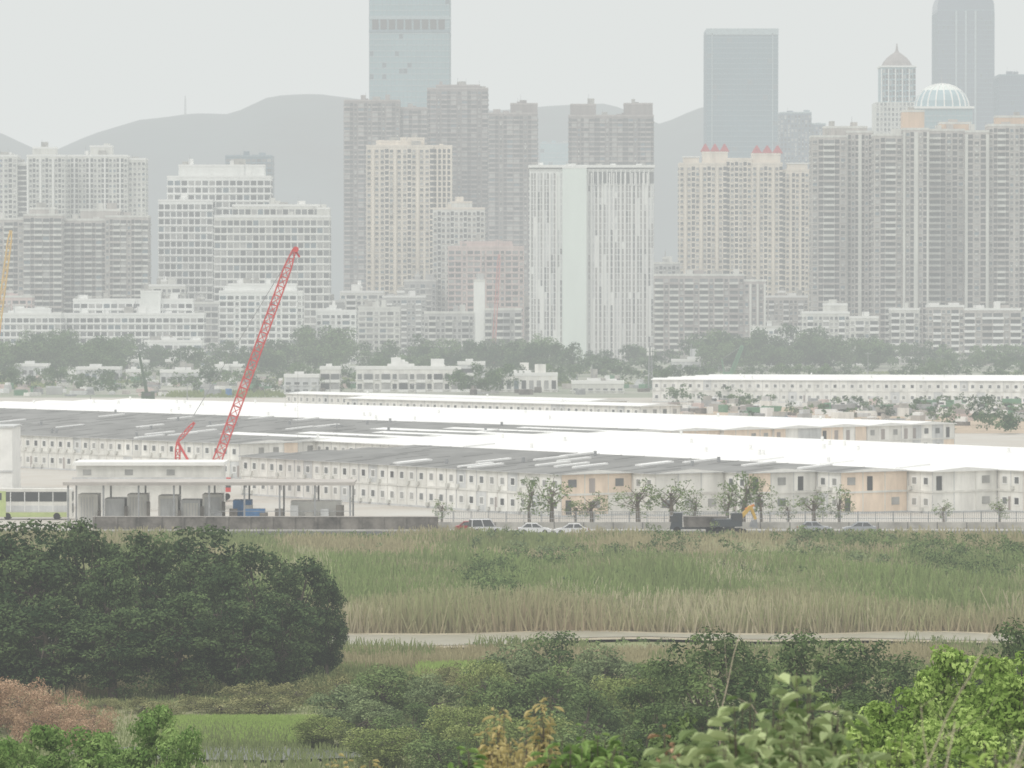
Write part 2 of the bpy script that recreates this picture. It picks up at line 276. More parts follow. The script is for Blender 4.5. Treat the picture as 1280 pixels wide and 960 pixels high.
# ---------------------------------------------------------------- container dormitory blocks
def cblock(name,p,d,L,W,h=6.5,wm='cont',em='cont',rm='roofg',seed=0,strips=0,storeys=2):
    rnd=random.Random(seed); mb=MB()
    mb.box(0,W,0,L,-.5,h-.35,wm)
    sh=(h-.4)/storeys
    def face(o,u,n,WW,m,bay,end=False):
        k=max(1,int(WW/bay)); bw=WW/k
        def pb(a,b,c,dd,d1,mm):
            q=[]
            for e in(-.05,d1):
                for s_,z in((a,c),(b,c),(b,dd),(a,dd)): q.append((o[0]+u[0]*s_+n[0]*e,o[1]+u[1]*s_+n[1]*e,z))
            mb.hexa(q,mm,FB)
        if m!=wm: pb(0.02,WW-.02,.1,h-.4,.03,m)
        for j in range(storeys):
            pb(0,WW,j*sh-.02,j*sh+.28,.12,'contg' if j==0 else 'contl')
            for i in range(k):
                a=i*bw; z=.2+j*sh
                pb(a-.06 if i else 0,a+.06,j*sh+.28,(j+1)*sh-.03,.09,'contg' if rnd.random()<.3 else 'contl')
                if rnd.random()<(.3 if not end else .4): pb(a+.08,a+bw-.08,j*sh+.3,(j+1)*sh-.05,.04,rnd.choice(['contg','contl','contl']) if not end else rnd.choice(['cont','contb','contl']))
                if end:
                    if rnd.random()<.25: pb(a+.8,a+1.8,z+.15,z+2.2,.08,G[0]if rnd.random()<.5 else 'taupe2')
                    elif rnd.random()<.5: pb(a+bw*.3,a+bw*.65,z+1,z+2.1,.08,G[rnd.choice([1,2,2])])
                    continue
                pb(a+bw*.5-.6,a+bw*.5+.6,z+.83,z+2.1,.07,'trimw')
                pb(a+bw*.5-.44,a+bw*.5+.44,z+1.0,z+1.94,.09,G[rnd.choices([0,1,2],(1,4,5))[0]])
                if rnd.random()<.5: pb(a+.2,a+.85,z+.1,z+.65,.4,'pale')
                if j==0 and rnd.random()<.12: pb(a+bw*.5+.8,a+bw*.5+1.3,z,z+2.1,.1,'taupe2')
    face((0,L),(0,-1),(-1,0),L,wm,2.6); face((0,0),(1,0),(0,-1),W,em,3.2,True)
    face((W,0),(0,1),(1,0),L,wm,2.6); face((W,L),(-1,0),(0,1),W,wm,3.2,True)
    e=.45; rz=h-.3; rg=rz+.5
    mb.quad((-e,-e,rz),(W/2,-e,rg),(W/2,L+e,rg),(-e,L+e,rz),rm); mb.quad((W/2,-e,rg),(W+e,-e,rz),(W+e,L+e,rz),(W/2,L+e,rg),rm)
    mb.box(-e,W+e,-e,L+e,rz-.12,rz-.02,'trimw' if rm=='roofw' else 'contg')
    mb.poly([(-e,-e+.01,rz-.02),(W+e,-e+.01,rz-.02),(W/2,-e+.01,rg)],'trimw')
    if rm=='roofg':
        for y in np.arange(2,L,6):
            if rnd.random()<.5: mb.hexa([(-e,y,rz+.01),(W/2,y,rg+.01),(W/2,y+.12,rg+.01),(-e,y+.12,rz+.01),(-e,y,rz+.06),(W/2,y,rg+.06),(W/2,y+.12,rg+.06),(-e,y+.12,rz+.06)],rm)
    for q in range(strips):
        y=rnd.uniform(5,L*.6); x=.4; l=W*.48; s=(rg-rz)/(W/2+e)
        mb.hexa([(x,y,rz+s*x),(x+l,y,rz+s*(x+l)),(x+l,y+.9,rz+s*(x+l)),(x,y+.9,rz+s*x),(x,y,rz+s*x+.3),(x+l,y,rz+s*(x+l)+.28),(x+l,y+.9,rz+s*(x+l)+.28),(x,y+.9,rz+s*x+.3)],'roofw')
    for q in range(int(L/60)):
        y=rnd.uniform(3,L-3); mb.cyl((W*.3,y,rg+.2),(0,0,1),.25,.8,'steel' if rm=='roofg' else 'trimw',8)
    return mb.obj(name,(p[0],p[1],0),math.atan2(d[0],-d[1]))
dB=np.array((.57,-.82)); dB/=np.linalg.norm(dB); nB=np.array((-dB[1],dB[0]))
for k in range(10):
    w=12.6; p=np.array((7.,618.))+nB*k*w; fy=618+k*2.6; p=p+dB*((p[1]-fy)/(-dB[1]))
    L=88+k*11 if k<4 else (205 if k<7 else 230)
    cblock('container_dormitory',p,dB,L,w-.02*k-.05,6.5,'cont',['contb','cont','contl','contb','cont','contb','contl','contb','cont','cont'][k],'roofg' if k<4 else 'roofw',k,strips=0 if k>=5 else 4)
dA=np.array((.66,-.75)); dA/=np.linalg.norm(dA); nA=np.array((-dA[1],dA[0])); A0=np.array((-48.4,752.5))
for k in range(14):
    p=A0+nA*k*13.2; L=260
    cblock('container_dormitory',p+dA*random.Random(k).uniform(-2,2),dA,L+k,13.15,6.5,'cont',random.Random(k+3).choice(['contb','cont','contg','contb']),'roofg' if k<8 else 'roofw',20+k,strips=2 if k<8 else 0)
for k,(uu,vv,L) in enumerate([(800,506,110),(735,500,120)]):
    D=132300/(vv-376)
    cblock('container_dormitory',(X(uu,D),D),dA,L,13,6.5,'cont','cont','roofw',50+k)
dR=np.array((.985,-.17))
for k in range(5):
    D=1300+k*16; uu=1330-k*4
    cblock('container_dormitory',(X(uu,D),D),dR,125-k*4,13,7.2,'cont','cont','roofw',60+k)
# ---------------------------------------------------------------- cranes
def lattice(mb,a,b,w0,w1,n,m,t=.16,td=.1):
    a=np.array(a,float); b=np.array(b,float); d=(b-a)/np.linalg.norm(b-a); p=np.cross(d,(0,1,0)); p/=np.linalg.norm(p); q=np.cross(d,p)
    R=[]
    for i in range(n+1):
        f=i/n; w=w0+(w1-w0)*f
        if f<.08: w*=.4+f/.08*.6
        if f>.93: w*=.4+(1-f)/.07*.6
        c=a+(b-a)*f; R.append([c+p*w/2*s+q*w/2*r for s,r in((-1,-1),(1,-1),(1,1),(-1,1))])
    for i in range(n):
        for j in range(4):
            mb.beam(R[i][j],R[i+1][j],t,m); k=(j+1)%4; mb.beam(R[i][j],R[i+1][k],td,m); mb.beam(R[i][j],R[i][k],td,m)
def crawler(mb,m):
    for s in(-2.2,2.2):
        mb.box(s-.45,s+.45,-3,3,.25,1.0,'tyre')
        for y in(-3,3): mb.cyl((s,y,.62),(1,0,0),.5,.9,'tyre')
        for y in np.arange(-2.4,2.5,.8): mb.cyl((s,y,.35),(1,0,0),.3,1.0,'steel',10)
    mb.box(-1.8,1.8,-2,2,.7,1.2,'steel'); mb.cyl((0,0,1.3),(0,0,1),1.3,.4,'steel')
    mb.box(-1.7,1.5,-3.6,2.2,1.5,3.4,m); mb.box(-1.9,1.7,-4.4,-3.62,1.4,3.6,'dark')
    mb.box(.6,1.9,2.22,3.8,1.5,3.7,m); mb.box(.7,1.93,2.6,3.85,2.2,3.5,G[0])
D=668; mb=MB(); crawler(mb,'crane'); o=mb.obj('crawler_crane',(X(258,D),D,0),math.radians(-90))
mb=MB(); bx=X(258,D); foot=(bx,D,1.8); tip=(X(369,D),D-2,Z(312,D))
lattice(mb,foot,tip,1.35,1.1,26,'crane',.17,.11)
mb.cyl((tip[0]+.2,D-2,tip[2]),(0,1,0),.45,1.2,'crane'); mb.beam(tip,(tip[0]+.8,D-2,tip[2]-1.2),.3,'crane')
mast=(X(222,D),D,Z(552,D)); mb.beam((bx-1,D-.8,3),mast,.3,'crane'); mb.beam((bx-1,D+.8,3),mast,.3,'crane'); lattice(mb,(bx-4.5,D,3),mast,.7,.7,5,'crane',.16,.12); lattice(mb,mast,(X(243,D),D,Z(528,D)),.6,.5,4,'crane',.14,.1)
for y in(-.5,.5): mb.beam((mast[0],D+y,mast[2]),(tip[0],D-2+y,tip[2]),.05,'steel')
mb.beam((tip[0]+.5,D-2,tip[2]),(tip[0]+.5,D-2,3.5),.04,'steel')
b=mb.obj('lattice_boom'); b.parent=o; b.matrix_parent_inverse=(Matrix.Translation((X(258,D),D,0))@Matrix.Rotation(math.radians(-90),4,'Z')).inverted()
def smallcrane(name,u0,u1,v1,D,m,w=1.4,t=.3):
    mb=MB(); tp=(X(u1,D)-X(u0,D),0,Z(v1,D)); lattice(mb,(0,0,1.5),tp,w,w*.8,14,m,t,t*.6)
    mb.box(-3,2,-1.6,1.6,.9,3,m); mb.box(-3.3,2.5,-2,2,0,.9,'tyre'); mb.beam((-2.5,0,3),(-3.4,0,8),.4,m); mb.beam((-3.4,0,8),tp,.12,'steel')
    mb.obj(name,(X(u0,D),D,0))
smallcrane('yellow_crane',-12,14,288,1500,'yellow',1.6,.35)
smallcrane('green_crane',913,928,432,1700,'green',1.3,.4); smallcrane('red_crane',616,624,318,2040,'crane2',1.6,.3)
mb=MB(); D=1350; mb.beam((0,0,0),(X(174,D)-X(185,D),0,Z(442,D)),1.1,'dgreen',.7); mb.box(-2,2,-1.5,1.5,0,2.6,'dgreen'); mb.box(-1,1,-1.6,-1.4,1.4,2.3,G[0]); mb.obj('piling_rig',(X(185,D),D,0))
mb=MB(); D=1500; lattice(mb,(0,0,0),(0,0,Z(432,D)),1.6,.8,12,'steel',.25,.14)
for z in(13,14.5):
    for a in range(6): mb.box(1.1*math.cos(a)-.2,1.1*math.cos(a)+.2,1.1*math.sin(a)-.2,1.1*math.sin(a)+.2,z-1,z+.3,'trimw')
mb.obj('telecom_mast',(X(813,D),D,0))
for (u,vt,D) in [(421,528,820),(1085,440,1700),(234,478,1250),(113,490,1150),(520,478,1200),(1010,520,900)]:
    mb=MB(); z=Z(vt,D); w=.3
    mb.beam((0,0,0),(0,0,z),w,'steel',w*.5); mb.beam((-w*3,0,z-w*2),(w*3,0,z-w*2),w*.7,'steel'); mb.box(-w*4.4,-w*3,-.3,.3,z-w*2.6,z-w*1.8,'steel'); mb.box(w*3,w*4.4,-.3,.3,z-w*2.6,z-w*1.8,'steel'); mb.obj('lighting_mast',(X(u,D),D,0))
mb=MB(); D=5150; lattice(mb,(0,0,Z(150,D)),(0,0,Z(120,D)),2,1,6,'steel',.6,.4); mb.obj('hilltop_antenna',(X(232,D),D,0))
# ---------------------------------------------------------------- ground
def sstep(t): t=np.clip(t,0,1); return t*t*(3-2*t)
def tz(y): return 29.0*(1-sstep(np.asarray(y,float)/180.))
ph=rng.uniform(0,6.28,(12,)); fr=rng.normal(0,1,(12,2))
def nz(x,y,s):
    r=0
    for i in range(12): r=r+np.sin((fr[i,0]*x+fr[i,1]*y)/s+ph[i])
    return r/5.0
ys=np.concatenate([np.arange(-300,0,25),np.arange(0,540,6),np.array([560,600,800,1200,2000,3000,5000,8000,14000])])
xs=np.concatenate([[-8000,-3000,-1000,-400],np.arange(-160,161,8),[400,1000,3000,8000]])
gx,gy=np.meshgrid(xs,ys); gz=np.where(gy<180,tz(np.maximum(gy,0)),0)+np.where((gy<370)&(gy>10),nz(gx,gy,14)*.25,0)
V=np.stack([gx,gy,gz],-1).reshape(-1,3); nx=len(xs); ny=len(ys)
Fc=[(j*nx+i,j*nx+i+1,(j+1)*nx+i+1,(j+1)*nx+i) for j in range(ny-1) for i in range(nx-1)]
me=bpy.data.meshes.new('ground'); me.from_pydata(V.tolist(),[],Fc); me.materials.append(mat('marsh_ground',(.20,.23,.10),.95,.2,.08,col2=(.22,.20,.12))); put('ground',me)
def sheet(name,x0,x1,y0,y1,z,m):
    mb=MB(); mb.quad((x0,y0,z),(x1,y0,z),(x1,y1,z),(x0,y1,z),m); return mb.obj(name)
sheet('camp_yard',-700,700,584,1380,.012,mat('yard_concrete',(.50,.49,.46),.95,.2,.05,col2=(.42,.38,.33)))
sheet('city_ground',-3000,3000,1380.01,5200,.012,mat('city_ground_mix',(.36,.35,.31),.95,.2,.02,col2=(.14,.18,.11)))
sheet('bare_soil',X(820,1150),X(1400,1150),1010,1260,.03,'soil')
asp=mat('asphalt',(.085,.085,.082),.9,.15,.6)
mb=MB(); mb.quad((-700,562,.02),(700,562,.02),(700,580,.02),(-700,580,.02),asp)
mb.box(-700,700,580.01,580.25,-.1,.14,'concrete'); mb.box(-700,700,561.7,561.99,-.1,.14,'concrete'); mb.quad((-700,580.25,.13),(700,580.25,.13),(700,583.9,.13),(-700,583.9,.13),'concrete')
for x in range(-150,150,6): mb.quad((x,570.9,.024),(x+3,570.9,.024),(x+3,571.1,.024),(x,571.1,.024),'trimw')
mb.obj('road')
def ribbon(name,pts,z,m):
    mb=MB()
    for (a,b) in zip(pts[:-1],pts[1:]): mb.quad((a[0],a[1],z),(b[0],b[1],z),(b[0],b[2],z),(a[0],a[2],z),m)
    return mb.obj(name)
cp=[]
for x in np.arange(-140,201,4.):
    c=393+3*math.sin(x*.045+1)+1.5*math.sin(x*.21); hw=3.2+1.2*math.sin(x*.13+2)+.7*math.sin(x*.37)
    if -18<x<2: c-=3; hw+=2.2
    cp.append((x,c-hw,c+hw))
ribbon('mud_bank',[(a,b-2.5,c+2) for a,b,c in cp],.26,mat('mud',(.42,.37,.27),.9,.2,.4))
wm=mat('channel_water',(.32,.30,.23),.4,.1,.3,spec=.3)
ribbon('water_channel',cp,.30,wm)
ribbon('water_pond',[(-30,291,294),(-26,289,297),(-16,288,297),(-10,290,293)],.32,mat('pond_water',(.12,.13,.10),.3,.1,.3,spec=.3))
rp=np.array([(-700,120),(-200,130),(-60,140),(0,158),(40,178),(75,182),(120,162),(180,143),(240,138),(290,143),(340,120),(400,113),(450,115),(520,128),(620,135),(690,128),(760,124),(800,140),(825,150),(860,135),(885,126),(930,135),(980,150),(1030,160),(1120,150),(1300,140),(1800,120)],float)
def mountain(name,D,pts,sy,m,amp):
    xx=np.linspace(-2000,2000,240); yy=np.linspace(D-2.0*sy,D+1.5*sy,36); gx,gy=np.meshgrid(xx,yy)
    hr=Z(np.interp(gx[0]/D*F+640,pts[:,0],pts[:,1]),D); k=np.exp(-((gy-D)/sy)**2)
    gz=hr[None,:]*k+(nz(gx,gy,90)*amp+nz(gy,gx,35)*amp*.4)*(.25+.75*(1-k))*np.clip(k*3,0,1)-6
    V=np.stack([gx,gy,gz],-1).reshape(-1,3); n=240
    Fc=[(j*n+i,j*n+i+1,(j+1)*n+i+1,(j+1)*n+i) for j in range(35) for i in range(n-1)]
    me=bpy.data.meshes.new(name); me.from_pydata(V.tolist(),[],Fc); me.materials.append(m); me.polygons.foreach_set('use_smooth',[True]*len(Fc)); put(name,me)
mm=mat('forested_hill',(.03,.055,.06),.95,.3,.006)
mountain('mountain_ridge',5200,rp,480,mm,18)
# ---------------------------------------------------------------- foliage
def qmesh(name,V,tint,mi,mats):
    n=len(V)//4; me=bpy.data.meshes.new(name); me.vertices.add(len(V)); me.vertices.foreach_set('co',V.astype(np.float32).ravel())
    me.loops.add(4*n); me.loops.foreach_set('vertex_index',np.arange(4*n,dtype=np.int32)); me.polygons.add(n)
    me.polygons.foreach_set('loop_start',np.arange(0,4*n,4,dtype=np.int32)); me.polygons.foreach_set('material_index',mi.astype(np.int32))
    a=me.attributes.new('tint','FLOAT','POINT'); a.data.foreach_set('value',np.clip(tint,0,1).astype(np.float32))
    for m in mats: me.materials.append(m)
    me.update(calc_edges=True); me.validate(); return me
def norm(a): return a/(np.linalg.norm(a,axis=1,keepdims=True)+1e-9)
def leaves(cl,dens,ls,up=.35,spread=.5,asp=.5,r=rng,droop=0):
    cl=np.asarray(cl,float); area=4*np.pi*((cl[:,3]*cl[:,4]*cl[:,5])**(2/3)); cnt=np.maximum(3,(area*dens).astype(int))
    idx=np.repeat(np.arange(len(cl)),cnt); n=len(idx); d=r.normal(size=(n,3)); d[:,2]+=up; d=norm(d)
    rad=r.uniform(.55,1.12,n)[:,None]; pos=cl[idx,:3]+d*cl[idx,3:6]*rad
    nr=norm(d+r.normal(size=(n,3))*spread+np.array((0,0,.35))); t=norm(np.cross(nr,r.normal(size=(n,3)))); t[:,2]-=droop; t=norm(t); b=np.cross(nr,t)
    s=(ls*r.uniform(.55,1.35,n))[:,None]
    V=np.stack([pos-t*s*.5,pos+b*s*asp*.5,pos+t*s*.5,pos-b*s*asp*.5],1).reshape(-1,3)
    tint=np.repeat(cl[idx,6]+r.normal(size=n)*.16,4); return V,tint
def tubes(segs,ns=6):
    Vs=[]
    for a,b,r0,r1 in segs:
        a=np.array(a,float); b=np.array(b,float); d=(b-a)/(np.linalg.norm(b-a)+1e-9); t=np.array((0,0,1.)) if abs(d[2])<.9 else np.array((1.,0,0)); p=np.cross(d,t); p/=np.linalg.norm(p); q=np.cross(d,p)
        for i in range(ns):
            c0,s0=math.cos(6.2832*i/ns),math.sin(6.2832*i/ns); c1,s1=math.cos(6.2832*(i+1)/ns),math.sin(6.2832*(i+1)/ns)
            Vs+= [a+(p*c0+q*s0)*r0,a+(p*c1+q*s1)*r0,b+(p*c1+q*s1)*r1,b+(p*c0+q*s0)*r1]
    return np.array(Vs)
def treemesh(name,h,w,lm,ls,dens,ncl,seed,low=.12,crad=.17,spread=.5,droop=0,asp=.5,up=.35):
    r=np.random.default_rng(seed); cz=h*(low+1)/2; rz=h*(1-low)/2*.92; rx=w/2*.86
    d=norm(r.normal(size=(ncl,3))); f=r.uniform(.35,1,ncl)**.5; C=d*np.array((rx,rx,rz))*f[:,None]+np.array((0,0,cz))
    C[:,:2]*=(1+.25*np.sin(np.arctan2(C[:,1],C[:,0])*3+seed))[:,None]
    R=w*crad*r.uniform(.5,1.3,ncl); cl=np.column_stack([C,R,R,R*r.uniform(.55,.85,ncl),np.clip(r.normal(.45,.3,ncl),0,1)])
    V,t=leaves(cl,dens,ls,up,spread,asp,r,droop)
    segs=[]; tr=min(h,w*1.6)*.022+.04; top=np.array((r.normal()*.05*w,r.normal()*.05*w,h*(.62+low*.2))); m0=np.array((r.normal()*.03*w,r.normal()*.03*w,h*(.25+low*.4))); segs+=[((0,0,-.4),m0,tr*1.4,tr),(m0,top,tr,tr*.45)]
    for i in r.choice(ncl,min(ncl,22),replace=False):
        st=m0+(top-m0)*r.uniform(0,1); m2=(st+C[i])/2+r.normal(size=3)*.15*w/6; segs+=[(st,m2,tr*.4,tr*.22),(m2,C[i],tr*.22,tr*.08)]
    W=tubes(segs); mi=np.concatenate([np.zeros(len(V)//4),np.ones(len(W)//4)])
    ht=np.percentile(V[:,2],99.6); wt=2*np.percentile(np.abs(V[:,0]),97)
    return (qmesh(name,np.concatenate([V,W]),np.concatenate([t,np.zeros(len(W))]),mi,[lm,M['bark']]),ht,wt)
L_dark=leafmat('leaves_dark',(.032,.060,.028),(.135,.195,.08)); L_mid=leafmat('leaves_mid',(.08,.125,.048),(.23,.31,.12)); L_lime=leafmat('leaves_lime',(.20,.31,.07),(.50,.64,.22),.3)
L_md=leafmat('leaves_middark',(.05,.085,.035),(.17,.24,.09)); L_yg=leafmat('leaves_yellowgreen',(.15,.20,.06),(.36,.41,.16)); L_gg=leafmat('leaves_greygreen',(.10,.145,.07),(.28,.34,.17))
L_ol=leafmat('leaves_olive',(.14,.15,.065),(.36,.35,.17)); L_rust=leafmat('leaves_rust',(.30,.19,.12),(.58,.41,.28)); L_yel=leafmat('leaves_yellow',(.42,.37,.17),(.72,.62,.33),.3)
L_city=leafmat('leaves_city',(.04,.08,.04),(.15,.225,.10)); L_br=leafmat('leaves_bright',(.13,.23,.06),(.34,.47,.17),.3)
TR=random.Random(5)
def T(meshes,u,D,vt,wm,name='tree'):
    me=TR.choice(meshes); z0=float(tz(max(D,0))) if D<180 else 0; h=Z(vt,D)-z0
    return put(name,me[0],(X(u,D),D,z0-.05),TR.uniform(0,6.28),(wm/me[2],wm/me[2],h/me[1]))
big=[treemesh('broadleaf_tree_mesh%d'%i,12,8,L_dark,.38,10,105,i+1,.02,.13) for i in range(3)]
for u,D,vt,w in [(-60,356,662,10),(30,356,654,8.5),(105,362,652,7.5),(180,356,666,7),(250,362,660,8),(318,354,684,7),(378,352,700,6),(-20,338,728,7),(60,336,748,7),(140,334,762,7),(222,336,742,7),(300,338,752,6),(352,342,742,5.5),(408,352,728,3.6),(140,345,700,6),(280,346,712,6)]:
    T(big,u,D,vt,w,'broadleaf_tree')
mid=[treemesh('dark_tree_mesh%d'%i,11.5,5,L_md,.27,18,70,i+11,.05,.16) for i in range(2)]
for u,D,vt,w in [(880,255,788,5.4),(935,262,806,4.6),(1020,250,792,5.8),(1075,262,800,4.5),(1130,255,820,4.8),(1200,262,818,5),(1275,240,778,4.8),(825,262,828,4),(990,235,850,5),(1060,230,870,5),(900,240,850,5),(820,238,885,4),(1300,252,800,6),(960,258,828,4.4)]: T(mid,u,D,vt,w,'dark_green_tree')
gm=[treemesh('green_tree_mesh%d'%i,5.5,5,[L_mid,L_gg,L_yg,L_md][i],.23,20,64,i+21,.0,.16) for i in range(4)]
for u,D,vt,w in [(700,322,790,6),(640,318,806,5.5),(755,316,808,5),(690,300,836,6),(780,300,846,5),(620,300,846,5),(740,285,864,5.5),(480,318,832,5.5),(430,312,856,4.5),(540,312,844,4),(460,300,876,4.5),(520,296,880,4.5),(580,290,882,4.5),(400,298,895,3.5),(830,290,868,5),(660,276,896,5.5),(720,268,910,5.5),(795,262,920,4.5),(480,285,910,4.5),(350,300,925,2.5),(550,276,920,4.5),(610,312,826,3.5),(810,310,826,4.5),(600,280,905,4)]: T(gm,u,D,vt,w,'green_bush')
om=[treemesh('olive_shrub_mesh%d'%i,3,4,L_ol,.2,18,40,i+31,.0,.16,.8) for i in range(2)]
for u,D,vt,w in [(225,338,838,5),(310,330,852,4),(330,322,866,5),(275,322,872,4),(240,325,868,3.5),(370,330,850,4),(130,326,872,3),(180,322,870,3),(520,330,835,3),(575,335,838,4),(560,345,828,3),(420,330,835,3),(200,318,876,3)]: T(om,u,D,vt,w,'olive_shrub')
rm_=[treemesh('rust_shrub_mesh',4,6,L_rust,.18,22,45,41,.0,.15,.9)]
for u,D,vt,w in [(20,310,850,4.5),(70,308,862,4),(115,306,882,3.5),(-30,306,850,6),(45,300,882,4),(100,298,896,3.5)]: T(rm_,u,D,vt,w,'rust_coloured_shrub')
bm=[treemesh('bright_tree_mesh%d'%i,13,3,L_br,.17,70,75,i+51,.55,.16,.6,asp=.6) for i in range(2)]
for u,D,vt,w in [(55,160,908,2.8),(115,158,914,2.8),(195,165,886,2.6),(230,160,914,1.9),(15,158,925,2.4),(150,165,938,2.4),(-15,150,930,2.4)]: T(bm,u,D,vt,w,'bright_green_tree')
lm_=[treemesh('lime_tree_mesh%d'%i,12,2.6,L_lime,.16,75,80,i+61,.55,.16,.6,asp=.65) for i in range(2)]
for u,D,vt,w in [(1195,120,812,2.3),(1245,118,822,2.3),(1145,115,862,2.0),(1095,112,878,1.9),(1280,112,845,2.2),(1185,110,890,2.3),(1075,108,900,1.7),(1235,105,912,2.0),(1130,100,920,2.0),(1300,124,818,2.4),(1160,118,838,1.4)]: T(lm_,u,D,vt,w,'lime_green_tree')
nd=[treemesh('near_dark_tree_mesh',11,3,L_mid,.17,60,75,71,.5,.16,.6,asp=.6)]
for u,D,vt,w in [(860,130,900,2.4),(815,125,925,2.4),(1040,128,876,2.4),(900,120,920,2.2),(1000,115,910,2.5),(755,118,935,2.4),(1270,98,925,2.2),(1210,95,940,2),(600,115,945,2.4),(680,120,930,2.2)]: T(nd,u,D,vt,w,'near_green_tree')
def sapling(name,u,D,vt,w,lm,nst,nl,ls,seed,asp=.45,lowf=.6):
    r=np.random.default_rng(seed); z0=float(tz(D)); top=Z(vt,D)-z0; segs=[]; Vs=[];T_=[]
    for i in range(nst):
        a=r.uniform(0,6.28); rad=r.uniform(.1,1)*w/2; e=np.array((math.cos(a)*rad,math.sin(a)*rad,top*r.uniform(lowf+.2,1.0)-.1)); m0=np.array((e[0]*.35,e[1]*.35,top*.5)); segs+=[((0,0,-.2),m0,.035,.02),(m0,e,.02,.005)]
        for k in range(nl):
            f=1-(k/nl)*.9*r.uniform(.6,1.1); c=m0+(e-m0)*max(f,0.05); aa=r.uniform(0,6.28); o=np.array((math.cos(aa),math.sin(aa),r.uniform(-.7,.45))); o/=np.linalg.norm(o); s=ls*r.uniform(.5,1.2); base=c+o*s*.3; segs.append((c,base,.004,.003))
            side=np.cross(o,(0,0,1)); side/=np.linalg.norm(side)+1e-6; up=np.cross(side,o); tip=base+o*s-np.array((0,0,s*.25)); md=base+o*s*.45; tt=r.uniform(0,1)
            for sg in(1,-1): Vs+=[base,md+side*sg*s*asp*.5+up*s*.12,md+side*sg*s*asp*.35+up*s*.07+o*s*.3,tip]; T_+=[tt,tt,tt,tt]
    V=np.array(Vs); W=tubes(segs,5); mi=np.concatenate([np.zeros(len(V)//4),np.ones(len(W)//4)])
    put(name,qmesh(name,np.concatenate([V,W]),np.concatenate([T_,np.zeros(len(W))]),mi,[lm,M['bark']]),(X(u,D),D,z0))
L_big=leafmat('leaves_broad',(.14,.21,.08),(.54,.62,.34),.3)
for i,(u,D,vt,w,ls) in enumerate([(1005,62,832,.8,.38),(930,60,852,.8,.36),(968,60,862,.8,.40),(862,58,898,.7,.34),(985,58,890,1.0,.38),(905,57,915,.9,.38),(1032,60,878,.8,.36),(840,56,925,.7,.34),(950,55,918,1.0,.40),(1065,57,918,.8,.34),(1010,54,935,1.0,.38),(870,54,938,.9,.36)]): sapling('broadleaf_sapling',u,D,vt,w,L_big,11,10,ls,i+1,.52)
sapling('yellow_leaf_sapling',680,75,862,.45,L_yel,20,34,.17,4,.3); sapling('yellow_leaf_sapling',618,74,878,.45,L_yel,20,34,.17,5,.3); sapling('yellow_leaf_sapling',650,72,898,1.1,L_yel,30,32,.18,14,.3); sapling('yellow_leaf_sapling',655,70,925,1.3,L_yel,26,26,.18,24,.3)
sapling('bright_sapling',750,70,896,.9,L_br,26,18,.26,6); sapling('bright_sapling',708,68,915,.9,L_br,24,18,.26,7); sapling('bright_sapling',585,68,932,.9,L_br,20,18,.24,15); sapling('bright_sapling',775,66,930,.9,L_br,22,18,.26,16)
sapling('lime_sapling',1100,66,905,.9,L_lime,16,14,.22,8); sapling('lime_sapling',1250,62,912,.9,L_lime,16,14,.24,18); sapling('lime_sapling',1175,62,925,1,L_lime,18,14,.24,28); sapling('yellow_leaf_sapling',480,80,938,1.4,L_yel,24,26,.16,9,.3); sapling('yellow_leaf_sapling',400,80,943,1.4,L_yel,24,26,.16,10,.3); sapling('rust_leaf_sapling',832,64,898,.22,L_rust,7,10,.26,11,.5)
def twigs(name,u,D,vt,n,seed,lean,w=.028):
    r=np.random.default_rng(seed); z0=float(tz(D)); top=Z(vt,D)-z0; segs=[]
    for i in range(n):
        p=np.array((r.uniform(-.2,.2),r.uniform(-.3,.3),0.)); dirn=np.array((lean+r.normal()*.25,r.normal()*.2,1.)); dirn/=np.linalg.norm(dirn); L=top*r.uniform(.85,1.08)*math.sqrt(1+lean*lean); k=14; wd=w
        for j in range(k):
            q=p+dirn*L/k; segs.append((p,q,wd,wd*.9)); wd*=.92; p=q; dirn=dirn+r.normal(size=3)*.09; dirn/=np.linalg.norm(dirn)
            if j>5 and r.random()<.7:
                e=p+(dirn+r.normal(size=3)*.6)*L*.09; segs.append((p,e,wd*.5,wd*.2)); segs.append((e,e+(dirn+r.normal(size=3)*.6)*L*.06,wd*.25,wd*.1))
    W=tubes(segs,5); put(name,qmesh(name,W,np.zeros(len(W)),np.zeros(len(W)//4),[M['twig']]),(X(u,D),D,z0))
twigs('bare_branch',1110,48,872,3,3,.5,.02); twigs('bare_branch',1170,48,880,3,4,.6,.02); twigs('bare_branch',1060,50,890,3,6,1.1,.018); twigs('bare_branch',1090,50,905,2,16,1.5,.02); twigs('bare_branch',1100,75,770,1,7,.02,.03); twigs('bare_branch',968,72,800,1,8,0,.025); twigs('bare_branch',1240,50,870,3,9,-.2,.018)
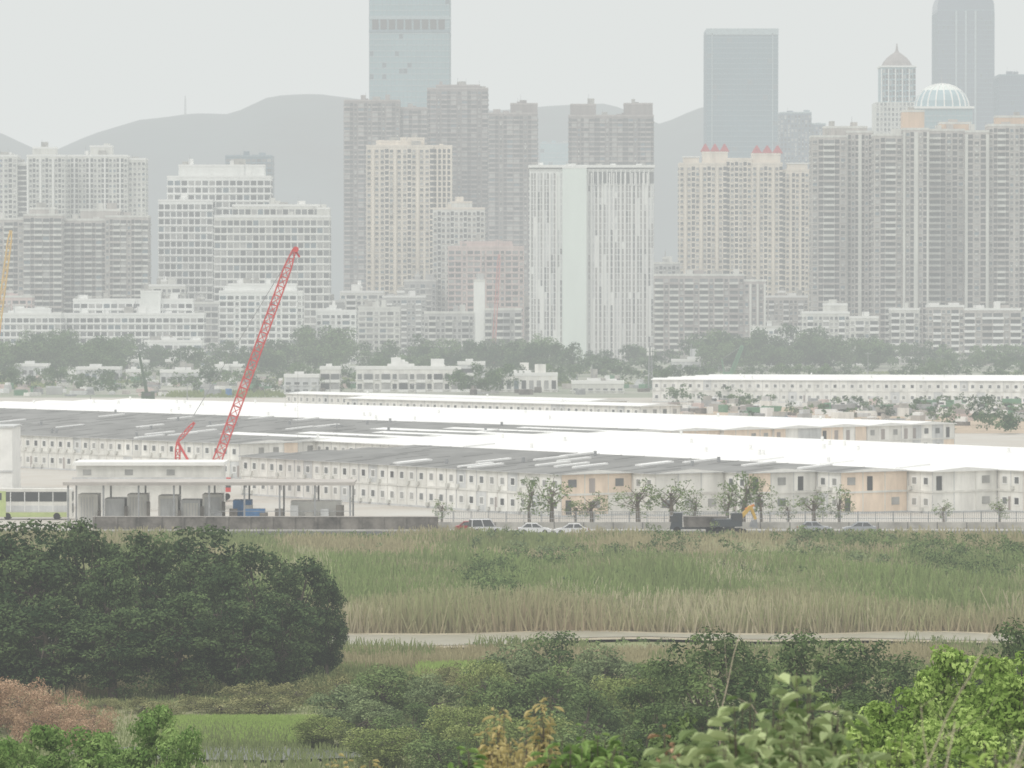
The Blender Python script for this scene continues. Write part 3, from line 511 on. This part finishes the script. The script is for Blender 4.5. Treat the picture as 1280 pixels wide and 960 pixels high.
def blades(name,x0,x1,y0,y1,n,hf,w,m,seed,lean=.2,mask=None):
    r=np.random.default_rng(seed); x=r.uniform(x0,x1,n); y=r.uniform(y0,y1,n)
    h=hf(x,y)*r.uniform(.5,1.3,n); k=h>.1
    if mask is not None: k&=mask(x,y,r.random(n))
    x,y,h=x[k],y[k],h[k]; n=len(x); a=r.uniform(-.9,.9,n); sx=np.cos(a)*w*.5; sy=np.sin(a)*w*.5; lx=r.normal(size=n)*lean*h; ly=r.normal(size=n)*lean*h; z=np.where(y<180,tz(y),0)
    V=np.empty((n,4,3)); V[:,0]=np.stack([x-sx,y-sy,z],1); V[:,1]=np.stack([x+sx,y+sy,z],1); V[:,2]=np.stack([x+lx+sx*.35,y+ly,z+h],1); V[:,3]=np.stack([x+lx-sx*.35,y+ly,z+h],1)
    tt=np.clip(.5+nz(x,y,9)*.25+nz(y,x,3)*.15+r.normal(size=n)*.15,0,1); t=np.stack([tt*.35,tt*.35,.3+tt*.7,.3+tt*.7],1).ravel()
    put(name,qmesh(name,V.reshape(-1,3),t,np.zeros(n),[m]))
L_reed=leafmat('reed_blades',(.44,.35,.25),(.28,.37,.15),.2); L_reed2=leafmat('pale_reed_blades',(.50,.42,.32),(.46,.48,.27),.2); L_reed3=leafmat('green_reed_blades',(.24,.27,.13),(.25,.35,.12),.2)
L_grass=leafmat('grass_blades',(.17,.21,.09),(.30,.35,.15),.2); L_lg=leafmat('light_grass_blades',(.24,.35,.09),(.46,.58,.20),.3); L_dry=leafmat('dry_grass_blades',(.32,.28,.17),(.47,.43,.26),.2)
ph_h=lambda x,y:nz(x,y,15)+.6*nz(y,x,5)
blades('reed_bed',-95,95,401,480,120000,lambda x,y:1.8+1.0*nz(x,y,13)+.7*nz(y,x,4),.17,L_reed,1,.22)
blades('green_reed_bed',-95,95,404,490,85000,lambda x,y:2.3+1.0*nz(x,y,7),.18,L_reed3,12,.25,mask=lambda x,y,q:ph_h(x,y)+(y-435)/70>.05)
blades('pale_reed_bed',-95,95,401,470,50000,lambda x,y:2.5+.9*nz(x,y,7),.17,L_reed2,11,mask=lambda x,y,q:nz(x,y,11)+.3*nz(y,x,3)>.3)
blades('marsh_grass',-100,100,470,561,100000,lambda x,y:1.0+.5*nz(x,y,10)+.3*nz(y,x,4),.2,L_grass,2)
blades('dry_marsh_grass',-100,100,475,561,50000,lambda x,y:1.3+.5*nz(x,y,8),.2,L_dry,31,mask=lambda x,y,q:nz(x,y,8)+.5*nz(y,x,3)>.1)
blades('pale_reed_bed',-100,100,488,540,26000,lambda x,y:1.8+1.2*nz(x,y,12)-.6,.17,L_reed2,3,mask=lambda x,y,q:nz(x,y,17)>.15)
blades('bank_grass',-60,75,364,382,40000,lambda x,y:.5+.4*nz(x,y,6),.12,L_dry,4)
blades('green_bank_grass',-60,75,364,384,14000,lambda x,y:.9+.5*nz(x,y,6),.14,L_grass,14,mask=lambda x,y,q:nz(x,y,5)>.2)
blades('meadow_grass',-50,60,232,370,130000,lambda x,y:.55+.3*nz(x,y,7),.13,L_grass,5)
blades('light_meadow_grass',-25,-13,299,318,60000,lambda x,y:.45+0*x,.1,L_lg,6); blades('light_meadow_grass',-8,4,340,366,16000,lambda x,y:.5+0*x,.1,L_lg,8,mask=lambda x,y,q:nz(x,y,4)>-.2)
blades('dry_meadow_grass',-45,40,318,370,40000,lambda x,y:1.0+.5*nz(x,y,6),.12,L_dry,7,mask=lambda x,y,q:nz(y,x,9)>.2)
cl=[]; cl2=[]
r=np.random.default_rng(9)
for i in range(130):
    D=r.uniform(425,552); u=r.uniform(560,1300) if r.random()<.8 else r.uniform(430,1300); x=X(u,D); s=r.uniform(.4,1.5)
    for k in range(7): (cl if i%2 else cl2).append((x+r.normal()*s*1.2,D+r.normal()*s*.9,s*.7+r.uniform(0,1.4)*s,s*.5,s*.5,s*.42,r.uniform(0,.8)))
for i in range(84):
    a=i<26; D=r.uniform(404,422); x=X(r.uniform(585,640),D) if a else X(r.uniform(1175,1340),460)
    for k in range(5): cl.append((x+r.normal()*1.0,D+(r.uniform(0,50) if a else r.uniform(40,90))+r.normal(),r.uniform(.3,3.4),.8,.8,.6,r.uniform(0,.7)))
for i in range(170):
    x=r.uniform(-95,95); D=r.uniform(551,560); s=r.uniform(.25,.75)
    for k in range(5): (cl if i%3 else cl2).append((x+r.normal()*s*1.8,D+r.normal()*.3,s*.5+r.uniform(0,1)*s,s*.7,s*.6,s*.5,r.uniform(0,.8)))
for i in range(26): # tufts at the near edge of the channel
    x=X(r.uniform(600,1300),385); s=r.uniform(.3,.7)
    for k in range(4): cl.append((x+r.normal()*s*2,384+r.normal()*1.5,s*.5+r.uniform(0,1)*s,s*.8,s*.7,s*.5,r.uniform(0,.8)))
for nm,c,lmx in(('marsh_shrubs',cl,L_mid),('greyish_marsh_shrubs',cl2,L_gg)):
    V,t=leaves(c,8,.34); put(nm,qmesh(nm,V,t,np.zeros(len(V)//4),[lmx]))
def belt(name,items,ls,dens,seed,m=L_city):
    r=np.random.default_rng(seed); cl=[]
    for (u0,u1,D0,D1,h0,h1,n) in items:
        for i in range(n):
            D=r.uniform(D0,D1); x=X(r.uniform(u0,u1),D); h=r.uniform(h0,h1)*r.uniform(.7,1.15); t0=r.uniform(.0,.9)
            for k in range(9): cl.append((x+r.normal()*h*.28,D+r.normal()*h*.28,h*r.uniform(.25,.85),h*.2,h*.2,h*.16,t0+r.normal()*.15))
    V,t=leaves(cl,dens,ls,.3,.6); put(name,qmesh(name,V,t,np.zeros(len(V)//4),[m]))
belt('city_tree_belt',[(-300,1600,1960,2040,6,13,130),(820,1110,1880,2000,10,20,56),(470,720,1780,1960,8,16,58),(-20,150,1720,1900,13,21,30),(370,435,1780,1900,12,21,12),(270,350,1750,1900,9,14,16),(1150,1300,1850,1980,6,12,18),(215,255,1750,1840,8,13,5),(150,200,1900,1950,10,16,5),(715,820,1700,1850,5,10,16)],1.2,1.1,1)
belt('site_trees',[(-100,440,1430,1750,2,8,140),(420,560,1500,1700,4,9,30),(560,640,1420,1480,6,12,11),(560,830,1500,1750,3,8,52),(820,1300,1560,1800,3,8,90),(900,1300,1110,1290,1.5,4.5,70),(840,930,1250,1400,3,6,12),(640,860,1150,1250,2,4,14),(1180,1290,1000,1080,4,7,12),(790,830,860,880,4,6,3)],.75,2.2,2)
blades('waste_ground_grass',-260,260,1385,1850,70000,lambda x,y:1.2+.8*nz(x,y,40),.7,L_grass,21,mask=lambda x,y,q:nz(x,y,33)>.1)
ct=[treemesh('young_street_tree_mesh%d'%i,5.5,4.2,L_mid,.26,7,40,i+81,.08,.12,.9) for i in range(3)]
for u,vt,w in [(662,596,4.2),(690,594,5),(740,614,5),(798,598,5.4),(840,598,5.4),(868,608,3.8),(930,590,5.5),(910,602,4.8),(952,600,4.5),(1018,612,4.5),(1050,606,3.8),(552,622,2.5),(1180,624,2.5),(1250,622,2.6),(720,625,3),(985,622,3)]:
    T(ct,u,601,vt,w,'young_street_tree')
# ---------------------------------------------------------------- stored materials on the building sites
def clutter(name,u0,u1,D0,D1,n,seed):
    r=random.Random(seed); mb=MB()
    for i in range(n):
        D=r.uniform(D0,D1); x=X(r.uniform(u0,u1),D); a=r.uniform(0,3.1); w=r.uniform(.8,3.2); d=r.uniform(.6,1.3); h=r.uniform(.5,2.4); c,s=math.cos(a),math.sin(a); m=r.choice(['contg','cont','concrete','greybrown','steel','green','carw','mudwall','pink','blue' if r.random()<.3 else 'grey'])
        P=[(x+c*px-s*py,D+s*px+c*py,z) for z in(0.05,h) for px,py in((-w,-d),(w,-d),(w,d),(-w,d))]; mb.hexa(P,m)
        if r.random()<.4: P=[(x+c*px*.7-s*py*.8,D+s*px*.7+c*py*.8,z) for z in(h+.01,h+r.uniform(.4,1.4)) for px,py in((-w,-d),(w,-d),(w,d),(-w,d))]; mb.hexa(P,r.choice(['contg','taupe2','concrete','trimw']))
    mb.obj(name)
clutter('stored_building_materials',-60,440,1400,1720,170,1); clutter('stored_building_materials',560,860,1420,1700,70,2); clutter('stored_building_materials',840,1300,1060,1280,130,3)
# ---------------------------------------------------------------- fences & walls
def fence(name,x0,x1,y,h,m,step=2.4,bars=.35):
    mb=MB()
    for x in np.arange(x0,x1,step): mb.box(x-.06,x+.06,y-.06,y+.06,0,h,m)
    for z in(.25,h*.55,h-.12): mb.box(x0,x1,y-.03,y+.03,z,z+.07,m)
    for x in np.arange(x0,x1,bars): mb.box(x-.025,x+.025,y-.02,y+.02,.2,h-.05,m)
    mb.obj(name)
fence('camp_fence',X(545,590),120,589,2.3,'steel',2.4,.25); fence('roadside_railing',X(545,562),120,560.8,.9,'steel',2,.5)
mb=MB(); mb.box(X(545,586),130,586,586.35,0,.95,'concrete')
for x in np.arange(X(545,586),130,4): mb.box(x,x+.08,585.95,585.99,.05,.95,'dark')
mb.obj('concrete_barrier')
mb=MB(); x0=X(100,566); x1=X(545,566); mb.box(x0,x1,583,583.3,0,1.8,'mudwall'); mb.box(x0-.1,x1+.1,582.9,583.4,1.8,1.9,'greybrown')
for x in np.arange(x0,x1,3): mb.box(x,x+.3,582.8,582.98,0,1.8,'mudwall')
mb.obj('boundary_wall')
mb=MB(); x0=X(-60,700); x1=X(15,700); mb.box(x0,x1,700,712,0,Z(535,700),'trimw'); mb.box(x0-.2,x1+.2,699.8,712.2,Z(535,700),Z(535,700)+.3,'contg')
mb.box(x0-.1,x1+.1,699.85,699.99,3.2,3.5,'contg'); mb.obj('white_gatehouse')
mb=MB(); D=594; x0=X(80,D); x1=X(442,D); zr=Z(606,D)
mb.box(x0,x1,D,D+12,zr,zr+.3,'greybrown'); mb.box(x0-.2,x1+.2,D-.2,D-.02,zr-.1,zr+.35,'greybrown')
for x in np.linspace(x0+.5,x1-.5,9):
    for y in(D+.3,D+11.5): mb.box(x-.12,x+.12,y-.12,y+.12,0,zr,'steel')
for i,x in enumerate([x0+1.5,x0+5.2,x0+8.3,x0+12.6,x0+15.7,x0+18.7]):
    hh=[4.2,3.6,4.2,4.0,3.4,4.2][i]
    mb.box(x,x+2.7,D+4,D+9,0.05,hh,['contl','contg','cont','contl','contg','contl'][i]); mb.box(x+.3,x+2.4,D+3.94,D+4,.3,hh-.4,'contg' if i%2 else 'contl')
    for q in np.arange(x+.4,x+2.4,.4): mb.box(q,q+.08,D+3.88,D+3.935,.3,hh-.4,'contg')
    mb.box(x+2.75,x+3.2,D+3.2,D+3.7,0,2+.6*(i%3),'mudwall')
mb.box(x0+23,x0+25.5,D+3,D+7,0,3.4,'blue'); mb.box(x0+24.5,x0+27.5,D+1.5,D+2.9,0,2.3,'blue'); mb.box(x0+31,x0+38,D+3,D+6,0,3.3,'contl')
for q in range(9): mb.box(x0+20.5+q*2.1,x0+21.6+q*2.1,D+1.2+q%3*.2,D+2.1+q%3*.2,0,1.8+.5*(q%3),random.Random(q).choice(['concrete','mudwall','contg','steel']))
for z in(1.1,2.0): mb.box(x0+20,x1,D+.27,D+.33,z,z+.08,'steel')
mb.obj('canopy_shed')
mb=MB(); D=640; x0=X(95,D); x1=X(276,D); z=Z(582,D); mb.box(x0,x1,D,D+10,0,z,'contl'); mb.box(x0-.5,x1+.5,D-.6,D+10.5,z,z+.5,'trimw')
mb.box(x0-.5,x1+.8,D-1.2,D-.61,z-2.0,z-1.7,'contg')
for x in np.arange(x0+1,x1-2,6.2): mb.box(x,x+1.2,D-.07,D+.1,z-1.4,z-.6,G[2])
mb.obj('site_office')
# ---------------------------------------------------------------- vehicles
def extr(mb,prof,y0,y1,m):
    n=len(prof); a=[(p[0],y0,p[1]) for p in prof]; b=[(p[0],y1,p[1]) for p in prof]
    mb.poly(a,m); mb.poly(b[::-1],m)
    for i in range(n): j=(i+1)%n; mb.quad(a[j],a[i],b[i],b[j],m)
def car(name,x,y,paint,rz=0,van=False):
    mb=MB(); W=.88
    extr(mb,[(-2.2,.3),(-2.25,.6),(-2.15,.88),(-1.5,.95),(1.0,.92),(1.9,.8),(2.2,.62),(2.22,.32)],-W,W,paint)
    g=[(-2.1,.9),(1.3,.9),(.7,1.85),(-2.0,1.85)] if van else [(-1.75,.93),(1.15,.9),(.35,1.42),(-1.1,1.42)]
    (a,b,c,d)=g; mb.hexa([(a[0],-W+.05,a[1]),(b[0],-W+.05,b[1]),(b[0],W-.05,b[1]),(a[0],W-.05,a[1]),(d[0],-W+.22,d[1]),(c[0],-W+.22,c[1]),(c[0],W-.22,c[1]),(d[0],W-.22,d[1])],G[0])
    mb.box(d[0]-.05,c[0]+.05,-W+.18,W-.18,d[1]-.01,d[1]+.06,paint)
    for t in(.02,.5,.97):
        xb=a[0]+(b[0]-a[0])*t; xt=d[0]+(c[0]-d[0])*t
        for s in(-1,1): mb.beam((xb,s*(W-.04),.93),(xt,s*(W-.21),d[1]),.09,paint)
    for wx in(-1.38,1.38):
        for s in(-1,1): mb.cyl((wx,s*(W-.1),.33),(0,1,0),.33,.24,'tyre',16); mb.cyl((wx,s*(W+.03),.33),(0,1,0),.19,.03,'steel',10)
    mb.box(2.18,2.26,-.75,-.4,.6,.74,'trimw'); mb.box(2.18,2.26,.4,.75,.6,.74,'trimw'); mb.box(-2.27,-2.2,-.78,-.45,.62,.8,'carr'); mb.box(-2.27,-2.2,.45,.78,.62,.8,'carr')
    mb.box(-2.28,2.27,-.6,.6,.3,.42,'dark'); return mb.obj(name,(x,y,.02),rz)
for u,D,p,rz,v in [(606,575,'carw',.3,True),(590,578,'carr',0,False),(668,573,'carw',0,False),(714,572,'carw',3.14,False),(1018,577,'cars',0,False),(1075,576,'cars',3.14,False)]:
    car('parked_car' if not v else 'parked_van',X(u,D),D,p,rz,v)
mb=MB()
extr(mb,[(-5.7,.35),(-5.75,4.1),(-5.5,4.4),(5.5,4.4),(5.72,4.1),(5.75,.35)],-1.25,1.25,'contl')
for z0,z1,m in((2.6,3.95,G[0]),(1.15,2.0,'contg'),(.4,1.05,'lime')):
    mb.box(-5.4,5.0,-1.29,-1.2,z0,z1,m); mb.box(-5.4,5.0,1.2,1.29,z0,z1,m)
mb.box(5.6,5.8,-1.1,1.1,2.7,3.9,G[0]); mb.box(5.6,5.8,-1.1,1.1,1.0,2.3,G[0]); mb.box(-5.76,-3.6,-1.31,-1.26,.4,4.05,'lime'); mb.box(-5.3,-4.2,-1.33,-1.3,2.8,3.8,G[0])
for x in np.arange(-3,5,2): mb.box(x,x+.12,-1.32,-1.295,1.1,3.9,'trimw')
for x in(-3.4,3.6):
    for s in(-1,1): mb.cyl((x,s*1.12,.5),(0,1,0),.5,.36,'tyre',16)
mb.obj('double_decker_bus',(X(40,612),612,.02))
mb=MB()
for s in(-1,1):
    mb.box(-1.7,1.7,s*1.05-.25,s*1.05+.25,.12,.8,'tyre')
    for x in(-1.7,1.7): mb.cyl((x,s*1.05,.46),(0,1,0),.36,.5,'tyre',12)
mb.cyl((0,0,1),(0,0,1),.7,.3,'steel'); mb.hexa([(-2.3,-1.2,1.1),(1.3,-1.2,1.1),(1.3,1.2,1.1),(-2.3,1.2,1.1),(-2.2,-1.15,2.1),(1.2,-1.15,2.1),(1.2,1.15,2.1),(-2.2,1.15,2.1)],'card')
mb.box(.1,1.5,-1.15,-.25,1.15,2.9,'card'); mb.box(.2,1.54,-1.18,-.22,1.9,2.75,G[0])
mb.beam((1,.3,1.6),(2.9,.3,3.7),.55,'yellow',.42); mb.beam((2.9,.3,3.7),(3.6,.3,2.0),.42,'yellow',.34); mb.beam((2.2,.3,3.3),(3.4,.3,3.9),.3,'orangep',.3)
mb.hexa([(2.8,-.2,1.0),(3.8,-.2,.8),(3.8,.8,.8),(2.8,.8,1.0),(3.1,-.2,1.9),(3.7,-.2,2.0),(3.7,.8,2.0),(3.1,.8,1.9)],'steel'); mb.beam((1.3,.3,1.9),(2.4,.3,2.9),.14,'steel')
mb.obj('excavator',(X(912,572),572,.02),.15)
def truck(name,x,y,p,bed,rz):
    mb=MB(); mb.box(-3.4,3.2,-.45,.45,.6,.85,'steel'); mb.hexa([(2,-1.15,.6),(3.7,-1.15,.6),(3.7,1.15,.6),(2,1.15,.6),(2,-1.1,2.8),(3.2,-1.1,2.8),(3.2,1.1,2.8),(2,1.1,2.8)],p)
    mb.box(2.6,3.62,-1.17,1.17,1.6,2.4,G[0]); mb.hexa([(-3.6,-1.2,.95),(1.8,-1.2,.95),(1.8,1.2,.95),(-3.6,1.2,.95),(-3.9,-1.3,2.3),(1.9,-1.3,2.3),(1.9,1.3,2.3),(-3.9,1.3,2.3)],bed)
    for wx in(-2.7,-1.6,2.7):
        for s in(-1,1): mb.cyl((wx,s*1,.5),(0,1,0),.5,.35,'tyre',12)
    mb.obj(name,(x,y,.04),rz)
truck('dump_truck',X(872,574),574,'card','mudwall',3.1)
for i in range(18):
    r=random.Random(i); D=r.uniform(1130,1270); truck('dump_truck',X(r.uniform(900,1290),D),D,r.choice(['carw','green','cars','carw']),r.choice(['green','steel','carw','green','concrete']),r.uniform(-.4,.4)+(3.14 if r.random()<.5 else 0))
# ---------------------------------------------------------------- haze, light, camera
mb=MB(); hm=bpy.data.materials.new('glowing_haze'); hm.use_nodes=True; nt=hm.node_tree
for n in list(nt.nodes): nt.nodes.remove(n)
o=nt.nodes.new('ShaderNodeOutputMaterial'); ab=nt.nodes.new('ShaderNodeVolumeAbsorption'); em=nt.nodes.new('ShaderNodeEmission'); ad=nt.nodes.new('ShaderNodeAddShader')
sg=.00027; ab.inputs['Color'].default_value=(0,0,0,1); ab.inputs['Density'].default_value=sg; em.inputs[0].default_value=(.755,.782,.770,1); em.inputs[1].default_value=sg  # air emits its own even glow, standing in for scattered daylight
nt.links.new(ab.outputs[0],ad.inputs[0]); nt.links.new(em.outputs[0],ad.inputs[1]); nt.links.new(ad.outputs[0],o.inputs['Volume'])
hm.cycles.homogeneous_volume=True
mb.box(-6000,6000,-400,10500,-60,650,hm); mb.obj('haze')
W=bpy.data.worlds.new('World'); S.world=W; W.use_nodes=True; nt=W.node_tree; bg=nt.nodes['Background']; bg.inputs[1].default_value=.1
el=math.radians(50); sd=np.array((-.45,-.55)); sd/=np.linalg.norm(sd)
sk=nt.nodes.new('ShaderNodeTexSky'); sk.sky_type='NISHITA'; sk.sun_disc=False; sk.sun_elevation=el; sk.sun_rotation=math.atan2(sd[0],sd[1]); sk.dust_density=5; sk.air_density=1.5
hs=nt.nodes.new('ShaderNodeHueSaturation'); hs.inputs['Saturation'].default_value=.3
mx=nt.nodes.new('ShaderNodeMix'); mx.data_type='RGBA'; mx.inputs['Factor'].default_value=.9
tc=nt.nodes.new('ShaderNodeTexCoord'); sx=nt.nodes.new('ShaderNodeSeparateXYZ'); mr=nt.nodes.new('ShaderNodeMapRange'); mr.inputs['From Min'].default_value=.05; mr.inputs['From Max'].default_value=1
cm=nt.nodes.new('ShaderNodeMix'); cm.data_type='RGBA'; cm.inputs['A'].default_value=(7.95,8.1,7.95,1); cm.inputs['B'].default_value=(18,17.9,17.2,1)
nt.links.new(tc.outputs['Generated'],sx.inputs[0]); nt.links.new(sx.outputs['Z'],mr.inputs[0]); nt.links.new(mr.outputs[0],cm.inputs['Factor'])
nt.links.new(cm.outputs['Result'],mx.inputs['B'])
nt.links.new(sk.outputs[0],hs.inputs['Color']); nt.links.new(hs.outputs[0],mx.inputs['A']); nt.links.new(mx.outputs['Result'],bg.inputs[0])
su=bpy.data.lights.new('sun','SUN'); su.energy=1.3; su.angle=math.radians(15); su.color=(1,.96,.90); so=bpy.data.objects.new('sun',su); S.collection.objects.link(so)
so.rotation_euler=Vector((sd[0]*math.cos(el),sd[1]*math.cos(el),math.sin(el))).to_track_quat('Z','Y').to_euler()
cam=bpy.data.cameras.new('camera'); cam.sensor_width=36; cam.lens=36*F/1280; cam.clip_start=1; cam.clip_end=30000
cam.dof.use_dof=True; cam.dof.focus_distance=170; cam.dof.aperture_fstop=2.8
co=bpy.data.objects.new('camera',cam); co.location=(0,0,H); co.rotation_euler=(math.pi/2-math.atan(104/F),0,0); S.collection.objects.link(co); S.camera=co
